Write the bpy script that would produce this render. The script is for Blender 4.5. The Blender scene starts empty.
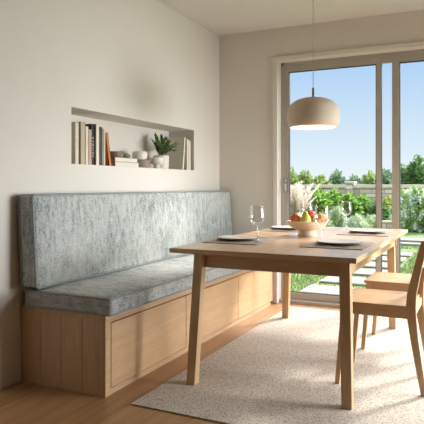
import bpy, bmesh, math, random
from mathutils import Vector, Matrix
random.seed(7)
S = bpy.context.scene
COL = S.collection
PI = math.pi

# ------------------------------------------------------------------ materials
def srgb(r, g, b):
    def c(v):
        v /= 255.0
        return v / 12.92 if v <= 0.04045 else ((v + 0.055) / 1.055) ** 2.4
    return (c(r), c(g), c(b), 1.0)

def new_mat(name):
    m = bpy.data.materials.new(name); m.use_nodes = True
    nt = m.node_tree
    return m, nt, nt.nodes['Principled BSDF']

def nd(nt, t, **kw):
    n = nt.nodes.new(t)
    for k, v in kw.items():
        if k in n.inputs: n.inputs[k].default_value = v
        else: setattr(n, k, v)
    return n

def ramp(nt, fac, stops):
    r = nt.nodes.new('ShaderNodeValToRGB')
    e = r.color_ramp.elements
    while len(e) < len(stops): e.new(0.5)
    for el, (p, c) in zip(e, stops): el.position = p; el.color = c
    nt.links.new(fac, r.inputs['Fac'])
    return r

def coords(nt, scale=(1, 1, 1), rot=(0, 0, 0), kind='Object', offset=None):
    tc = nt.nodes.new('ShaderNodeTexCoord'); mp = nt.nodes.new('ShaderNodeMapping')
    mp.inputs['Scale'].default_value = scale; mp.inputs['Rotation'].default_value = rot
    nt.links.new(tc.outputs[kind], mp.inputs['Vector'])
    return mp.outputs['Vector']

def bump(nt, b, height, strength=0.2, dist=0.01):
    n = nd(nt, 'ShaderNodeBump'); n.inputs['Strength'].default_value = strength; n.inputs['Distance'].default_value = dist
    nt.links.new(height, n.inputs['Height']); nt.links.new(n.outputs['Normal'], b.inputs['Normal'])

def plain(name, col, rough=0.5, metal=0.0, var=0.06, scale=30, bstr=0.0):
    m, nt, b = new_mat(name)
    v = coords(nt)
    n = nd(nt, 'ShaderNodeTexNoise', Scale=scale, Detail=4.0); nt.links.new(v, n.inputs['Vector'])
    lo = tuple(c * (1 - var) for c in col[:3]) + (1,); hi = tuple(min(1, c * (1 + var)) for c in col[:3]) + (1,)
    r = ramp(nt, n.outputs['Fac'], [(0.3, lo), (0.7, hi)])
    nt.links.new(r.outputs['Color'], b.inputs['Base Color'])
    b.inputs['Roughness'].default_value = rough; b.inputs['Metallic'].default_value = metal
    if bstr: bump(nt, b, n.outputs['Fac'], bstr, 0.004)
    return m

def wood(name, dark, light, scale, rough=0.45):
    m, nt, b = new_mat(name)
    v = coords(nt, scale)
    n = nd(nt, 'ShaderNodeTexNoise', Scale=1.0, Detail=6.0, Roughness=0.6, Distortion=0.6); nt.links.new(v, n.inputs['Vector'])
    v2 = coords(nt, tuple(s * 5 for s in scale))
    n2 = nd(nt, 'ShaderNodeTexNoise', Scale=1.0, Detail=2.0); nt.links.new(v2, n2.inputs['Vector'])
    mx = nd(nt, 'ShaderNodeMix'); mx.inputs[0].default_value = 0.35
    nt.links.new(n.outputs['Fac'], mx.inputs[2]); nt.links.new(n2.outputs['Fac'], mx.inputs[3])
    r = ramp(nt, mx.outputs[0], [(0.3, dark), (0.68, light)])
    nt.links.new(r.outputs['Color'], b.inputs['Base Color'])
    b.inputs['Roughness'].default_value = rough
    bump(nt, b, mx.outputs[0], 0.06, 0.003)
    return m

OAK_D, OAK_L = srgb(177, 143, 106), srgb(203, 170, 132)
M = {}
M['oak_x'] = wood('oak_grain_across', OAK_D, OAK_L, (2.2, 26, 26))
M['oak_y'] = wood('oak_grain_along', OAK_D, OAK_L, (26, 2.2, 26))
M['oak_top'] = wood('pale_sheen_oak_top', srgb(192, 158, 124), srgb(213, 182, 149), (26, 2.2, 26), 0.26)  # door sheen painted in: tabletop oak is paler than the other oak
M['oak_z'] = wood('oak_grain_upright', OAK_D, OAK_L, (26, 26, 2.2))
M['oak_panel'] = wood('oak_veneer', srgb(184, 147, 108), srgb(204, 168, 127), (20, 1.6, 20), 0.5)
M['wall'] = plain('warm_white_plaster', srgb(224, 218, 209), 0.9, var=0.012, scale=3, bstr=0.02)
M['clay'] = plain('clay_brown_plaster', srgb(150, 126, 104), 0.9, var=0.03, scale=3)
M['ceil'] = plain('ceiling_plaster', srgb(226, 221, 216), 0.95, var=0.01, scale=3)
M['trim'] = plain('cream_painted_trim', srgb(224, 217, 207), 0.5, var=0.01)
M['frame'] = plain('taupe_powder_coated_aluminium', srgb(176, 170, 160), 0.45, var=0.015)
M['gasket'] = plain('dark_rubber_gasket', srgb(58, 56, 54), 0.6)
M['metal'] = plain('brushed_metal', srgb(170, 165, 158), 0.3, metal=0.9)
M['ceramic'] = plain('cream_stoneware', srgb(226, 208, 186), 0.5, var=0.05, scale=60)
M['white_ceramic'] = plain('white_ceramic', srgb(226, 219, 208), 0.5, var=0.03)
M['taupe_ceramic'] = plain('taupe_ceramic', srgb(150, 133, 116), 0.7, var=0.06)
M['brown_ceramic'] = plain('brown_ceramic', srgb(122, 102, 82), 0.6, var=0.1)
M['grey_stone'] = plain('grey_stone', srgb(140, 136, 128), 0.8, var=0.12)
M['plate_shade'] = plain('plate_shade_brown', srgb(116, 102, 92), 0.5, var=0.1)  # shade under the grey plates, put into a dark colour
M['plate_l'] = plain('warm_grey_stoneware', srgb(200, 190, 179), 0.5, var=0.04)
M['steel'] = plain('polished_steel', srgb(200, 198, 194), 0.18, metal=1.0, var=0.02)
M['shade'] = plain('matt_beige_lamp_shade', srgb(206, 188, 166), 0.7, var=0.02)
M['shade_in'] = plain('lamp_shade_inner_enamel', srgb(250, 238, 216), 0.5, var=0.01)
M['brass'] = plain('aged_brass', srgb(140, 118, 92), 0.35, metal=0.8)
M['cord'] = plain('grey_cord', srgb(176, 166, 154), 0.8)
M['soil'] = plain('potting_soil', srgb(60, 46, 36), 0.95, var=0.3, scale=120)
M['paper'] = plain('book_pages', srgb(224, 218, 207), 0.9, var=0.05, scale=200)
M['stem'] = plain('brown_stem', srgb(84, 62, 42), 0.8)
M['bark'] = plain('tree_bark', srgb(96, 78, 60), 0.95, var=0.25, scale=12)
M['paver'] = plain('pale_concrete_paver', srgb(142, 138, 131), 0.9, var=0.06, scale=8)
M['coping'] = plain('wall_coping_stone', srgb(228, 212, 192), 0.9, var=0.08, scale=5)

def cover(name, rgb): 
    return plain(name, srgb(*rgb), 0.65, var=0.04, scale=40)

# floor planks running along y
m, nt, b = new_mat('oak_floor_planks')
v = coords(nt, rot=(0, 0, PI / 2))
br = nd(nt, 'ShaderNodeTexBrick'); br.offset = 0.4
br.inputs['Scale'].default_value = 1.0; br.inputs['Brick Width'].default_value = 1.9; br.inputs['Row Height'].default_value = 0.19
br.inputs['Mortar Size'].default_value = 0.0022; br.inputs['Mortar Smooth'].default_value = 0.2
br.inputs['Color1'].default_value = srgb(168, 126, 86); br.inputs['Color2'].default_value = srgb(178, 136, 95); br.inputs['Mortar'].default_value = srgb(112, 80, 54)
nt.links.new(v, br.inputs['Vector'])
v2 = coords(nt, (22, 1.4, 22))
n = nd(nt, 'ShaderNodeTexNoise', Scale=1.0, Detail=6.0, Distortion=0.8); nt.links.new(v2, n.inputs['Vector'])
r = ramp(nt, n.outputs['Fac'], [(0.3, (0.72, 0.72, 0.72, 1)), (0.7, (1.05, 1.05, 1.05, 1))])
mx = nd(nt, 'ShaderNodeMix'); mx.data_type = 'RGBA'; mx.blend_type = 'MULTIPLY'; mx.inputs[0].default_value = 1.0
nt.links.new(br.outputs['Color'], mx.inputs[6]); nt.links.new(r.outputs['Color'], mx.inputs[7])
nt.links.new(mx.outputs[2], b.inputs['Base Color']); b.inputs['Roughness'].default_value = 0.42
bump(nt, b, br.outputs['Fac'], -0.25, 0.002)
M['floor'] = m

# rug weave
m, nt, b = new_mat('cream_woven_wool')
v = coords(nt, (1, 1, 1))
n1 = nd(nt, 'ShaderNodeTexVoronoi', Scale=105.0); nt.links.new(coords(nt, (1, 1.35, 1)), n1.inputs['Vector'])
n2 = nd(nt, 'ShaderNodeTexNoise', Scale=210.0, Detail=3.0); nt.links.new(v, n2.inputs['Vector'])
mx = nd(nt, 'ShaderNodeMix'); mx.inputs[0].default_value = 0.45
nt.links.new(n1.outputs['Distance'], mx.inputs[2]); nt.links.new(n2.outputs['Fac'], mx.inputs[3])
r = ramp(nt, mx.outputs[0], [(0.22, srgb(220, 212, 200)), (0.46, srgb(200, 191, 178)), (0.66, srgb(150, 138, 125))])
nt.links.new(r.outputs['Color'], b.inputs['Base Color']); b.inputs['Roughness'].default_value = 0.97
bump(nt, b, mx.outputs[0], -0.5, 0.006)
M['rug'] = m

# upholstery: mottled grey blue with streaks and a weave
def fabric(name, sc):
    m, nt, b = new_mat(name)
    n1 = nd(nt, 'ShaderNodeTexNoise', Scale=1.0, Detail=8.0, Roughness=0.72, Distortion=0.3); nt.links.new(coords(nt, sc), n1.inputs['Vector'])
    n3 = nd(nt, 'ShaderNodeTexNoise', Scale=3.2, Detail=3.0); nt.links.new(coords(nt), n3.inputs['Vector'])
    n2 = nd(nt, 'ShaderNodeTexNoise', Scale=1.0, Detail=1.0); nt.links.new(coords(nt, tuple(v * 6 for v in sc)), n2.inputs['Vector'])
    n4 = nd(nt, 'ShaderNodeTexNoise', Scale=1.0, Detail=1.0); nt.links.new(coords(nt, (90, 60, 200)), n4.inputs['Vector'])
    wv = nd(nt, 'ShaderNodeMix'); wv.inputs[0].default_value = 0.5
    nt.links.new(n2.outputs['Fac'], wv.inputs[2]); nt.links.new(n4.outputs['Fac'], wv.inputs[3])
    mx = nd(nt, 'ShaderNodeMix'); mx.inputs[0].default_value = 0.46
    nt.links.new(n1.outputs['Fac'], mx.inputs[2]); nt.links.new(wv.outputs[0], mx.inputs[3])
    mz = nd(nt, 'ShaderNodeMix'); mz.inputs[0].default_value = 0.18
    nt.links.new(mx.outputs[0], mz.inputs[2]); nt.links.new(n3.outputs['Fac'], mz.inputs[3])
    r = ramp(nt, mz.outputs[0], [(0.39, srgb(100, 107, 108)), (0.455, srgb(144, 151, 150)), (0.515, srgb(175, 179, 176)), (0.60, srgb(198, 199, 194))])
    nt.links.new(r.outputs['Color'], b.inputs['Base Color']); b.inputs['Roughness'].default_value = 0.95
    bump(nt, b, wv.outputs[0], 0.25, 0.003)
    return m
M['fabric_z'] = fabric('mottled_grey_blue_upholstery', (34, 34, 11))
M['fabric_x'] = fabric('mottled_grey_blue_seat_upholstery', (12, 32, 32))
M['piping'] = plain('grey_piping', srgb(146, 153, 152), 0.95, var=0.15, scale=60)

# placemat
m, nt, b = new_mat('taupe_woven_placemat')
w = nd(nt, 'ShaderNodeTexWave', Scale=60.0, Distortion=1.0); w.bands_direction = 'Y'; nt.links.new(coords(nt), w.inputs['Vector'])
r = ramp(nt, w.outputs['Fac'], [(0.2, srgb(138, 124, 112)), (0.8, srgb(168, 155, 142))])
nt.links.new(r.outputs['Color'], b.inputs['Base Color']); b.inputs['Roughness'].default_value = 0.95
M['mat'] = m

def thin_glass(name, tint, edge):
    m, nt, b = new_mat(name)
    nt.nodes.remove(b)
    out = nt.nodes['Material Output']
    tr = nd(nt, 'ShaderNodeBsdfTransparent'); tr.inputs['Color'].default_value = tint
    gl = nd(nt, 'ShaderNodeBsdfGlossy'); gl.inputs['Roughness'].default_value = 0.02; gl.inputs['Color'].default_value = (1, 1, 1, 1)
    lw = nd(nt, 'ShaderNodeLayerWeight'); lw.inputs['Blend'].default_value = 0.35
    mr = nd(nt, 'ShaderNodeMapRange'); mr.inputs['To Min'].default_value = edge[0]; mr.inputs['To Max'].default_value = edge[1]
    nt.links.new(lw.outputs['Fresnel' if edge[1] < .5 else 'Facing'], mr.inputs['Value'])
    ms = nd(nt, 'ShaderNodeMixShader')
    nt.links.new(mr.outputs['Result'], ms.inputs[0]); nt.links.new(tr.outputs[0], ms.inputs[1]); nt.links.new(gl.outputs[0], ms.inputs[2])
    nt.links.new(ms.outputs[0], out.inputs['Surface'])
    return m
M['pane'] = thin_glass('window_glass', (0.995, 1.0, 0.998, 1), (0.0, 0.16))
M['wine'] = thin_glass('clear_crystal', (0.97, 0.97, 0.97, 1), (0.015, 0.34))

M['wine_stem'] = thin_glass('thick_clear_crystal', (0.93, 0.93, 0.93, 1), (0.14, 0.6))

def leafmat(name, cols, rough=0.5, trans=0.25):
    m, nt, b = new_mat(name)
    g = nd(nt, 'ShaderNodeNewGeometry')
    n = len(cols)
    r = ramp(nt, g.outputs['Random Per Island'], [(i / max(1, n - 1), srgb(*c)) for i, c in enumerate(cols)])
    out = nt.nodes['Material Output']
    nt.links.new(r.outputs['Color'], b.inputs['Base Color']); b.inputs['Roughness'].default_value = rough
    t = nd(nt, 'ShaderNodeBsdfTranslucent'); nt.links.new(r.outputs['Color'], t.inputs['Color'])
    ms = nd(nt, 'ShaderNodeMixShader'); ms.inputs[0].default_value = trans
    nt.links.new(b.outputs[0], ms.inputs[1]); nt.links.new(t.outputs[0], ms.inputs[2]); nt.links.new(ms.outputs[0], out.inputs['Surface'])
    return m
M['leaf_hedge'] = leafmat('hedge_leaves', [(84, 122, 54), (124, 168, 76), (158, 196, 98), (186, 214, 124)], trans=0.4)
M['leaf_soft'] = leafmat('grey_green_leaves', [(140, 162, 118), (178, 196, 150), (206, 216, 184)], trans=0.4)
M['leaf_yellow'] = leafmat('yellow_green_leaves', [(130, 152, 70), (176, 186, 96), (204, 206, 130)], trans=0.4)
M['leaf_dark'] = leafmat('dark_green_leaves', [(66, 98, 58), (100, 136, 80), (136, 166, 106)], trans=0.35)
M['leaf_tree'] = leafmat('tree_leaves', [(104, 134, 72), (148, 172, 98), (188, 200, 132)], trans=0.4)
M['leaf_blue'] = leafmat('blue_green_leaves', [(90, 122, 96), (126, 156, 124), (160, 182, 146)], trans=0.35)
M['leaf_pot'] = leafmat('houseplant_leaves', [(60, 84, 46), (92, 114, 66), (132, 148, 96)], 0.4, 0.15)
M['plume'] = leafmat('pinkish_cream_plumes', [(222, 204, 190), (238, 224, 212), (246, 238, 230)], 0.9, 0.4)
M['petal'] = leafmat('white_petals', [(236, 238, 230), (248, 248, 244), (252, 252, 250)], 0.7, 0.3)
M['grassblade'] = leafmat('lawn_grass_blades', [(94, 116, 62), (116, 138, 80), (136, 156, 100)], 0.7, 0.35)
m, nt, b = new_mat('lawn_ground')
n1 = nd(nt, 'ShaderNodeTexNoise', Scale=1.2, Detail=3.0); nt.links.new(coords(nt), n1.inputs['Vector'])
n2 = nd(nt, 'ShaderNodeTexNoise', Scale=45.0, Detail=4.0, Roughness=0.75); nt.links.new(coords(nt), n2.inputs['Vector'])
mx = nd(nt, 'ShaderNodeMix'); mx.inputs[0].default_value = 0.65
nt.links.new(n1.outputs['Fac'], mx.inputs[2]); nt.links.new(n2.outputs['Fac'], mx.inputs[3])
r = ramp(nt, mx.outputs[0], [(0.34, srgb(88, 112, 58)), (0.5, srgb(114, 138, 78)), (0.66, srgb(136, 156, 100))])
nt.links.new(r.outputs['Color'], b.inputs['Base Color']); b.inputs['Roughness'].default_value = 0.95
bump(nt, b, n2.outputs['Fac'], 0.5, 0.03)
M['lawn'] = m

m, nt, b = new_mat('pale_stone_masonry')
br = nd(nt, 'ShaderNodeTexBrick'); br.inputs['Scale'].default_value = 1.0
br.inputs['Brick Width'].default_value = 0.42; br.inputs['Row Height'].default_value = 0.14; br.inputs['Mortar Size'].default_value = 0.012
br.inputs['Color1'].default_value = srgb(240, 226, 210); br.inputs['Color2'].default_value = srgb(190, 172, 156); br.inputs['Mortar'].default_value = srgb(150, 138, 126)
nt.links.new(coords(nt, rot=(PI / 2, 0, 0)), br.inputs['Vector'])
nt.links.new(br.outputs['Color'], b.inputs['Base Color']); b.inputs['Roughness'].default_value = 0.95
bump(nt, b, br.outputs['Fac'], -0.5, 0.02)
M['masonry'] = m

m, nt, b = new_mat('warm_bulb_glow'); b.inputs['Emission Color'].default_value = (1, 0.86, 0.64, 1); b.inputs['Emission Strength'].default_value = 6.0
M['bulb'] = m

def fruitmat(name, c1, c2, c3=None):
    m, nt, b = new_mat(name)
    n = nd(nt, 'ShaderNodeTexNoise', Scale=14.0, Detail=4.0); nt.links.new(coords(nt), n.inputs['Vector'])
    r = ramp(nt, n.outputs['Fac'], [(0.36, srgb(*c1)), (0.62, srgb(*c2))] + ([(0.75, srgb(*c3))] if c3 else []))
    nt.links.new(r.outputs['Color'], b.inputs['Base Color']); b.inputs['Roughness'].default_value = 0.35
    return m
M['apple'] = fruitmat('red_apple_skin', (150, 34, 28), (190, 72, 48), (212, 150, 86))
M['apple2'] = fruitmat('rosy_apple_skin', (176, 62, 48), (206, 116, 76), (222, 176, 112))
M['pear'] = fruitmat('green_yellow_pear_skin', (160, 164, 58), (204, 196, 92))
M['pear2'] = fruitmat('golden_pear_skin', (196, 150, 74), (222, 184, 104))
M['peach'] = fruitmat('peach_skin', (214, 130, 92), (230, 176, 126))

# ------------------------------------------------------------------ mesh helpers
class MB:
    def __init__(s): s.bm = bmesh.new()
    def box(s, x0, y0, z0, x1, y1, z1, bev=0.0, seg=2):
        r = bmesh.ops.create_cube(s.bm, size=1.0)
        vs = r['verts']
        for v in vs:
            v.co = Vector(((x0 + x1) / 2 + v.co.x * (x1 - x0), (y0 + y1) / 2 + v.co.y * (y1 - y0), (z0 + z1) / 2 + v.co.z * (z1 - z0)))
        if bev:
            es = list({e for v in vs for e in v.link_edges})
            bmesh.ops.bevel(s.bm, geom=es, offset=bev, segments=seg, profile=0.5, affect='EDGES')
        return s
    def loft(s, sections, bev=0.0):
        """stack of quads/loops, each a list of points; capped"""
        loops = [[s.bm.verts.new(p) for p in sec] for sec in sections]
        n = len(loops[0]); fs = []
        for a, b in zip(loops, loops[1:]):
            for i in range(n): fs.append(s.bm.faces.new((a[i], a[(i + 1) % n], b[(i + 1) % n], b[i])))
        fs.append(s.bm.faces.new(loops[0][::-1])); fs.append(s.bm.faces.new(loops[-1]))
        bmesh.ops.recalc_face_normals(s.bm, faces=fs)
        if bev:
            es = [e for e in {e for f in fs for e in f.edges} if len(e.link_faces) == 2 and e.calc_face_angle(0) > 0.6]
            bmesh.ops.bevel(s.bm, geom=es, offset=bev, segments=2, profile=0.5, affect='EDGES')
        return s
    def lathe(s, prof, c=(0, 0, 0), n=40, sx=1, sy=1):
        rings = []
        for r, z in prof:
            if r < 1e-5: rings.append([s.bm.verts.new((c[0], c[1], c[2] + z))])
            else: rings.append([s.bm.verts.new((c[0] + sx * r * math.cos(2 * PI * i / n), c[1] + sy * r * math.sin(2 * PI * i / n), c[2] + z)) for i in range(n)])
        for a, b in zip(rings, rings[1:]):
            if len(a) == 1 and len(b) == 1: continue
            for i in range(n):
                j = (i + 1) % n
                if len(a) == 1: s.bm.faces.new((a[0], b[j], b[i]))
                elif len(b) == 1: s.bm.faces.new((a[i], a[j], b[0]))
                else: s.bm.faces.new((a[i], a[j], b[j], b[i]))
        bmesh.ops.recalc_face_normals(s.bm, faces=s.bm.faces[:])
        return s
    def tube(s, pts, r, n=8, closed=False):
        pts = [Vector(p) for p in pts]; rings = []
        N = len(pts)
        rr = r if isinstance(r, (list, tuple)) else [r] * N
        for k, p in enumerate(pts):
            if closed: t = pts[(k + 1) % N] - pts[k - 1]
            else: t = pts[min(k + 1, N - 1)] - pts[max(k - 1, 0)]
            t.normalize()
            up = Vector((0, 0, 1)) if abs(t.z) < 0.9 else Vector((1, 0, 0))
            u = t.cross(up).normalized(); w = t.cross(u).normalized()
            rings.append([s.bm.verts.new(p + (u * math.cos(2 * PI * i / n) + w * math.sin(2 * PI * i / n)) * rr[k]) for i in range(n)])
        rng = range(N) if closed else range(N - 1)
        for k in rng:
            a, b = rings[k], rings[(k + 1) % N]
            for i in range(n): s.bm.faces.new((a[i], a[(i + 1) % n], b[(i + 1) % n], b[i]))
        if not closed:
            s.bm.faces.new(rings[0][::-1]); s.bm.faces.new(rings[-1])
        bmesh.ops.recalc_face_normals(s.bm, faces=s.bm.faces[:])
        return s
    def leaf(s, p, d, L, W, fold=0.25, roll=0.0):
        d = Vector(d).normalized(); up = Vector((0, 0, 1))
        side = d.cross(up)
        if side.length < 1e-3: side = Vector((1, 0, 0))
        side.normalize(); side = Matrix.Rotation(roll, 3, d) @ side
        nrm = side.cross(d).normalized(); p = Vector(p)
        a = s.bm.verts.new(p); t = s.bm.verts.new(p + d * L - nrm * L * 0.08)
        mid = p + d * L * 0.5
        l = s.bm.verts.new(mid + side * W * 0.5 + nrm * fold * W * 0.5); r = s.bm.verts.new(mid - side * W * 0.5 + nrm * fold * W * 0.5)
        s.bm.faces.new((a, l, t)); s.bm.faces.new((a, t, r))
        return s
    def build(s, name, mat, parent=None, smooth=False, kind=None):
        me = bpy.data.meshes.new(name); s.bm.to_mesh(me); s.bm.free()
        if isinstance(mat, (list, tuple)):
            for q in mat: me.materials.append(q)
        else: me.materials.append(mat)
        if smooth:
            for p in me.polygons: p.use_smooth = True
        o = bpy.data.objects.new(name, me); COL.objects.link(o)
        if parent: o.parent = parent
        if kind: o['kind'] = kind
        return o

def autosmooth(o, ang=0.7):
    me = o.data
    bm = bmesh.new(); bm.from_mesh(me)
    for f in bm.faces: f.smooth = True
    for e in bm.edges: e.smooth = not (len(e.link_faces) == 2 and e.calc_face_angle(0) > ang)
    bm.to_mesh(me); bm.free()
    return o

def tag(o, label, cat, group=None):
    o['label'] = label; o['category'] = cat
    if group: o['group'] = group
    return o
def thing(name, label, cat, loc=(0, 0, 0), rz=0.0, group=None):
    o = bpy.data.objects.new(name, None); COL.objects.link(o)
    o.empty_display_size = 0.1
    o.location = loc; o.rotation_euler = (0, 0, rz)
    return tag(o, label, cat, group)
def struct(o):
    o['kind'] = 'structure'; return o
def dup(root, loc, rz=None, label=None):
    r = root.copy(); COL.objects.link(r); r.location = loc
    if rz is not None: r.rotation_euler = (0, 0, rz)
    if label: r['label'] = label
    for ch in list(root.children):
        c = ch.copy(); COL.objects.link(c); c.parent = r
        for g in list(ch.children):
            d = g.copy(); COL.objects.link(d); d.parent = c
    return r

# ------------------------------------------------------------------ room shell
WY = 5.15; CH = 2.655; RX = 4.3; FY = -3.4
NY0, NY1, NZ0, NZ1, ND = 2.88, 4.594, 1.275, 1.646, 0.27
struct(MB().box(-0.4, FY - 0.3, -0.12, RX + 0.3, WY + 0.19, 0.0).build('floor', M['floor']))
struct(MB().box(-0.4, FY - 0.3, CH, RX + 0.3, WY + 0.2, CH + 0.2).build('ceiling', M['ceil']))

# left wall with the niche sunk into it: one closed shell
def wall_with_niche():
    mb = MB(); bm = mb.bm
    def q(*p): bm.faces.new([bm.verts.new(v) for v in p])
    ys = [FY - 0.3, NY0, NY1, WY + 0.2]; zs = [-0.12, NZ0, NZ1, CH]
    for i in range(3):
        for j in range(3):
            if i == 1 and j == 1: continue
            q((0, ys[i], zs[j]), (0, ys[i + 1], zs[j]), (0, ys[i + 1], zs[j + 1]), (0, ys[i], zs[j + 1]))
    d = -ND
    q((0, NY0, NZ0), (d, NY0, NZ0), (d, NY1, NZ0), (0, NY1, NZ0))
    q((0, NY0, NZ1), (0, NY1, NZ1), (d, NY1, NZ1), (d, NY0, NZ1))
    q((0, NY0, NZ0), (0, NY0, NZ1), (d, NY0, NZ1), (d, NY0, NZ0))
    q((0, NY1, NZ0), (d, NY1, NZ0), (d, NY1, NZ1), (0, NY1, NZ1))
    q((d, NY0, NZ0), (d, NY0, NZ1), (d, NY1, NZ1), (d, NY1, NZ0))
    w = -0.4
    q((w, ys[0], zs[0]), (w, ys[0], CH), (w, ys[3], CH), (w, ys[3], zs[0]))
    q((0, ys[0], zs[0]), (0, ys[0], CH), (w, ys[0], CH), (w, ys[0], zs[0]))
    q((0, ys[3], zs[0]), (w, ys[3], zs[0]), (w, ys[3], CH), (0, ys[3], CH))
    q((0, ys[0], CH), (0, ys[3], CH), (w, ys[3], CH), (w, ys[0], CH))
    q((0, ys[0], zs[0]), (w, ys[0], zs[0]), (w, ys[3], zs[0]), (0, ys[3], zs[0]))
    bmesh.ops.remove_doubles(bm, verts=bm.verts[:], dist=1e-5)
    bmesh.ops.recalc_face_normals(bm, faces=bm.faces[:])
    return struct(mb.build('wall_left', M['wall']))
wall_with_niche()

DX0, DX1, DZ = 0.625, 3.55, 2.335
mb = MB()
mb.box(0.0, WY, 0, DX0, WY + 0.2, CH).box(DX1, WY, 0, RX + 0.3, WY + 0.2, CH).box(DX0, WY, DZ, DX1, WY + 0.2, CH)
struct(mb.build('wall_back', M['wall']))
# right wall with an added, unseen window that lets the fill light in
W0, W1, WZ0, WZ1 = 3.3, 5.1, 0.35, 2.05
mb = MB()
mb.box(RX, FY, 0, RX + 0.3, W0, CH).box(RX, W1, 0, RX + 0.3, WY, CH).box(RX, W0, 0, RX + 0.3, W1, WZ0).box(RX, W0, WZ1, RX + 0.3, W1, CH)
struct(mb.build('wall_right', M['clay']))
struct(MB().box(0, FY - 0.3, 0, RX + 0.3, FY, CH).build('wall_front', M['clay']))
mb = MB()
for (a, b2) in ((W0, W0 + .05), (W1 - .05, W1), ((W0 + W1) / 2 - .03, (W0 + W1) / 2 + .03)): mb.box(RX + .1, a, WZ0, RX + .16, b2, WZ1)
mb.box(RX + .1, W0, WZ0, RX + .16, W1, WZ0 + .05).box(RX + .1, W0, WZ1 - .05, RX + .16, W1, WZ1)
struct(mb.build('added_window_1', M['frame']))

# casing round the door, with plinth block
mb = MB()
mb.box(DX0 - 0.045, WY - 0.022, 0.16, DX0, WY, DZ + 0.04, 0.003)
mb.box(DX1, WY - 0.022, 0.16, DX1 + 0.045, WY, DZ + 0.04, 0.003)
mb.box(DX0, WY - 0.022, DZ, DX1, WY, DZ + 0.04, 0.003)
mb.box(DX0 - 0.055, WY - 0.034, 0.0, DX0 + 0.004, WY, 0.16, 0.004)
mb.box(DX1 - 0.004, WY - 0.034, 0.0, DX1 + 0.055, WY, 0.16, 0.004)
struct(mb.build('trim_1', M['trim']))

# sliding glass door
door = bpy.data.objects.new('door_1', None); COL.objects.link(door); struct(door)
mb = MB()
F0, F1 = WY + 0.09, WY + 0.155
mb.box(DX0, F0, 0, DX0 + 0.03, F1, DZ, 0.003).box(DX1 - 0.03, F0, 0, DX1, F1, DZ, 0.003)
mb.box(DX0, F0, 2.305, DX1, F1, DZ, 0.003).box(DX0, F0 - 0.06, -0.02, DX1, F1, 0.03, 0.003)
mb.box(1.577, F0 + .012, 2.246, 1.671, F0 + .048, 2.306)
mb.build('door_frame', M['frame'], door)
def sash(name, x0, x1, y0, y1, zt, sw, zb=0.095):
    mb = MB()
    mb.box(x0, y0, 0.03, x0 + sw[0], y1, 2.305, 0.003).box(x1 - sw[1], y0, 0.03, x1, y1, 2.305, 0.003)
    mb.box(x0 + sw[0], y0, 0.03, x1 - sw[1], y1, zb, 0.003).box(x0 + sw[0], y0, zt, x1 - sw[1], y1, 2.305, 0.003)
    s = mb.build(name, M['frame'], door)
    mb = MB(); g = 0.006; ym = (y0 + y1) / 2
    a, b2 = x0 + sw[0], x1 - sw[1]
    mb.box(a, ym - .012, zb, a + g, y1 + .0005, zt).box(b2 - g, ym - .012, zb, b2, y1 + .0005, zt).box(a, ym - .012, zb, b2, y1 + .0005, zb + g).box(a, ym - .012, zt - g, b2, y1 + .0005, zt)
    mb.build('gasket', M['gasket'], s)
    MB().box(a, ym - .003, zb, b2, ym + .003, zt).build('glass_pane', M['pane'], s)
    return s
s1 = sash('sliding_sash', DX0 + 0.03, 1.576, F0 + 0.01, F0 + 0.05, 2.245, (0.043, 0.044))
s2 = sash('sliding_sash', 1.672, 3.52, F0 + 0.0, F0 + 0.05, 2.24, (0.062, 0.06))
# dark edge strip on the meeting side of the left sash
MB().box(1.5762, F0 + 0.012, 0.05, 1.580, F0 + 0.05, 2.243).build('edge_seal', M['gasket'], s1)
mb = MB(); hx = DX0 + 0.05
mb.box(hx - .011, F0 - .002, 1.08, hx + .011, F0 + .01, 1.20, .003)
mb.tube([(hx, F0, 1.16), (hx, F0 - .035, 1.16), (hx, F0 - .038, 1.14), (hx, F0 - .038, 1.06)], .007)
h = mb.build('door_handle', M['steel'], s1); h['label'] = 'small steel lever handle'

# ------------------------------------------------------------------ bench
bench = thing('storage_bench', 'long oak storage bench with plain flap fronts built along the left wall', 'bench', (0.3, 3.75, 0))
bench_off = Vector((0.3, 3.75, 0))
def child(mb, name, mat, root, **k):
    """mesh written in world coordinates, made local to the thing"""
    inv = root.matrix_world.inverted() if False else Matrix.Translation(-root.location)
    bmesh.ops.transform(mb.bm, matrix=inv, verts=mb.bm.verts[:])
    return mb.build(name, mat, root, **k)
BY0, BY1 = 2.438, 5.06
mb = MB()
for k in range(4):
    a = 0.004 + k * 0.1475
    mb.box(a, BY0, 0.0, a + 0.1455, BY0 + 0.024, 0.41, 0.0015)
mb.box(0.004, BY0 + .004, 0, 0.594, BY0 + 0.024, 0.41)
child(mb, 'end_panel', M['oak_z'], bench)
child(MB().box(0.01, BY0 + 0.024, 0.0, 0.575, BY1 - 0.02, 0.405), 'carcass', M['oak_y'], bench)
child(MB().box(0.003, BY0 - 0.001, 0.41, 0.603, BY1, 0.436, 0.002), 'top_board', M['oak_y'], bench)
mb = MB().box(0.572, BY0 + .024, 0.392, 0.598, BY1, 0.4095, .001).box(0.572, BY0 + .002, 0.0, 0.6, 2.4875, 0.4095, .001)
child(mb, 'face_frame', M['oak_y'], bench)
child(MB().box(0.572, BY0 + .03, 0.0, 0.597, BY1 - .04, 0.032, .001), 'plinth', M['oak_y'], bench)
for a, b2 in ((2.489, 3.335), (3.339, 4.228), (4.232, BY1)):
    child(MB().box(0.576, a + .001, 0.037, 0.602, b2 - .001, 0.387, 0.002), 'flap_door', M['oak_panel'], bench)

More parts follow.
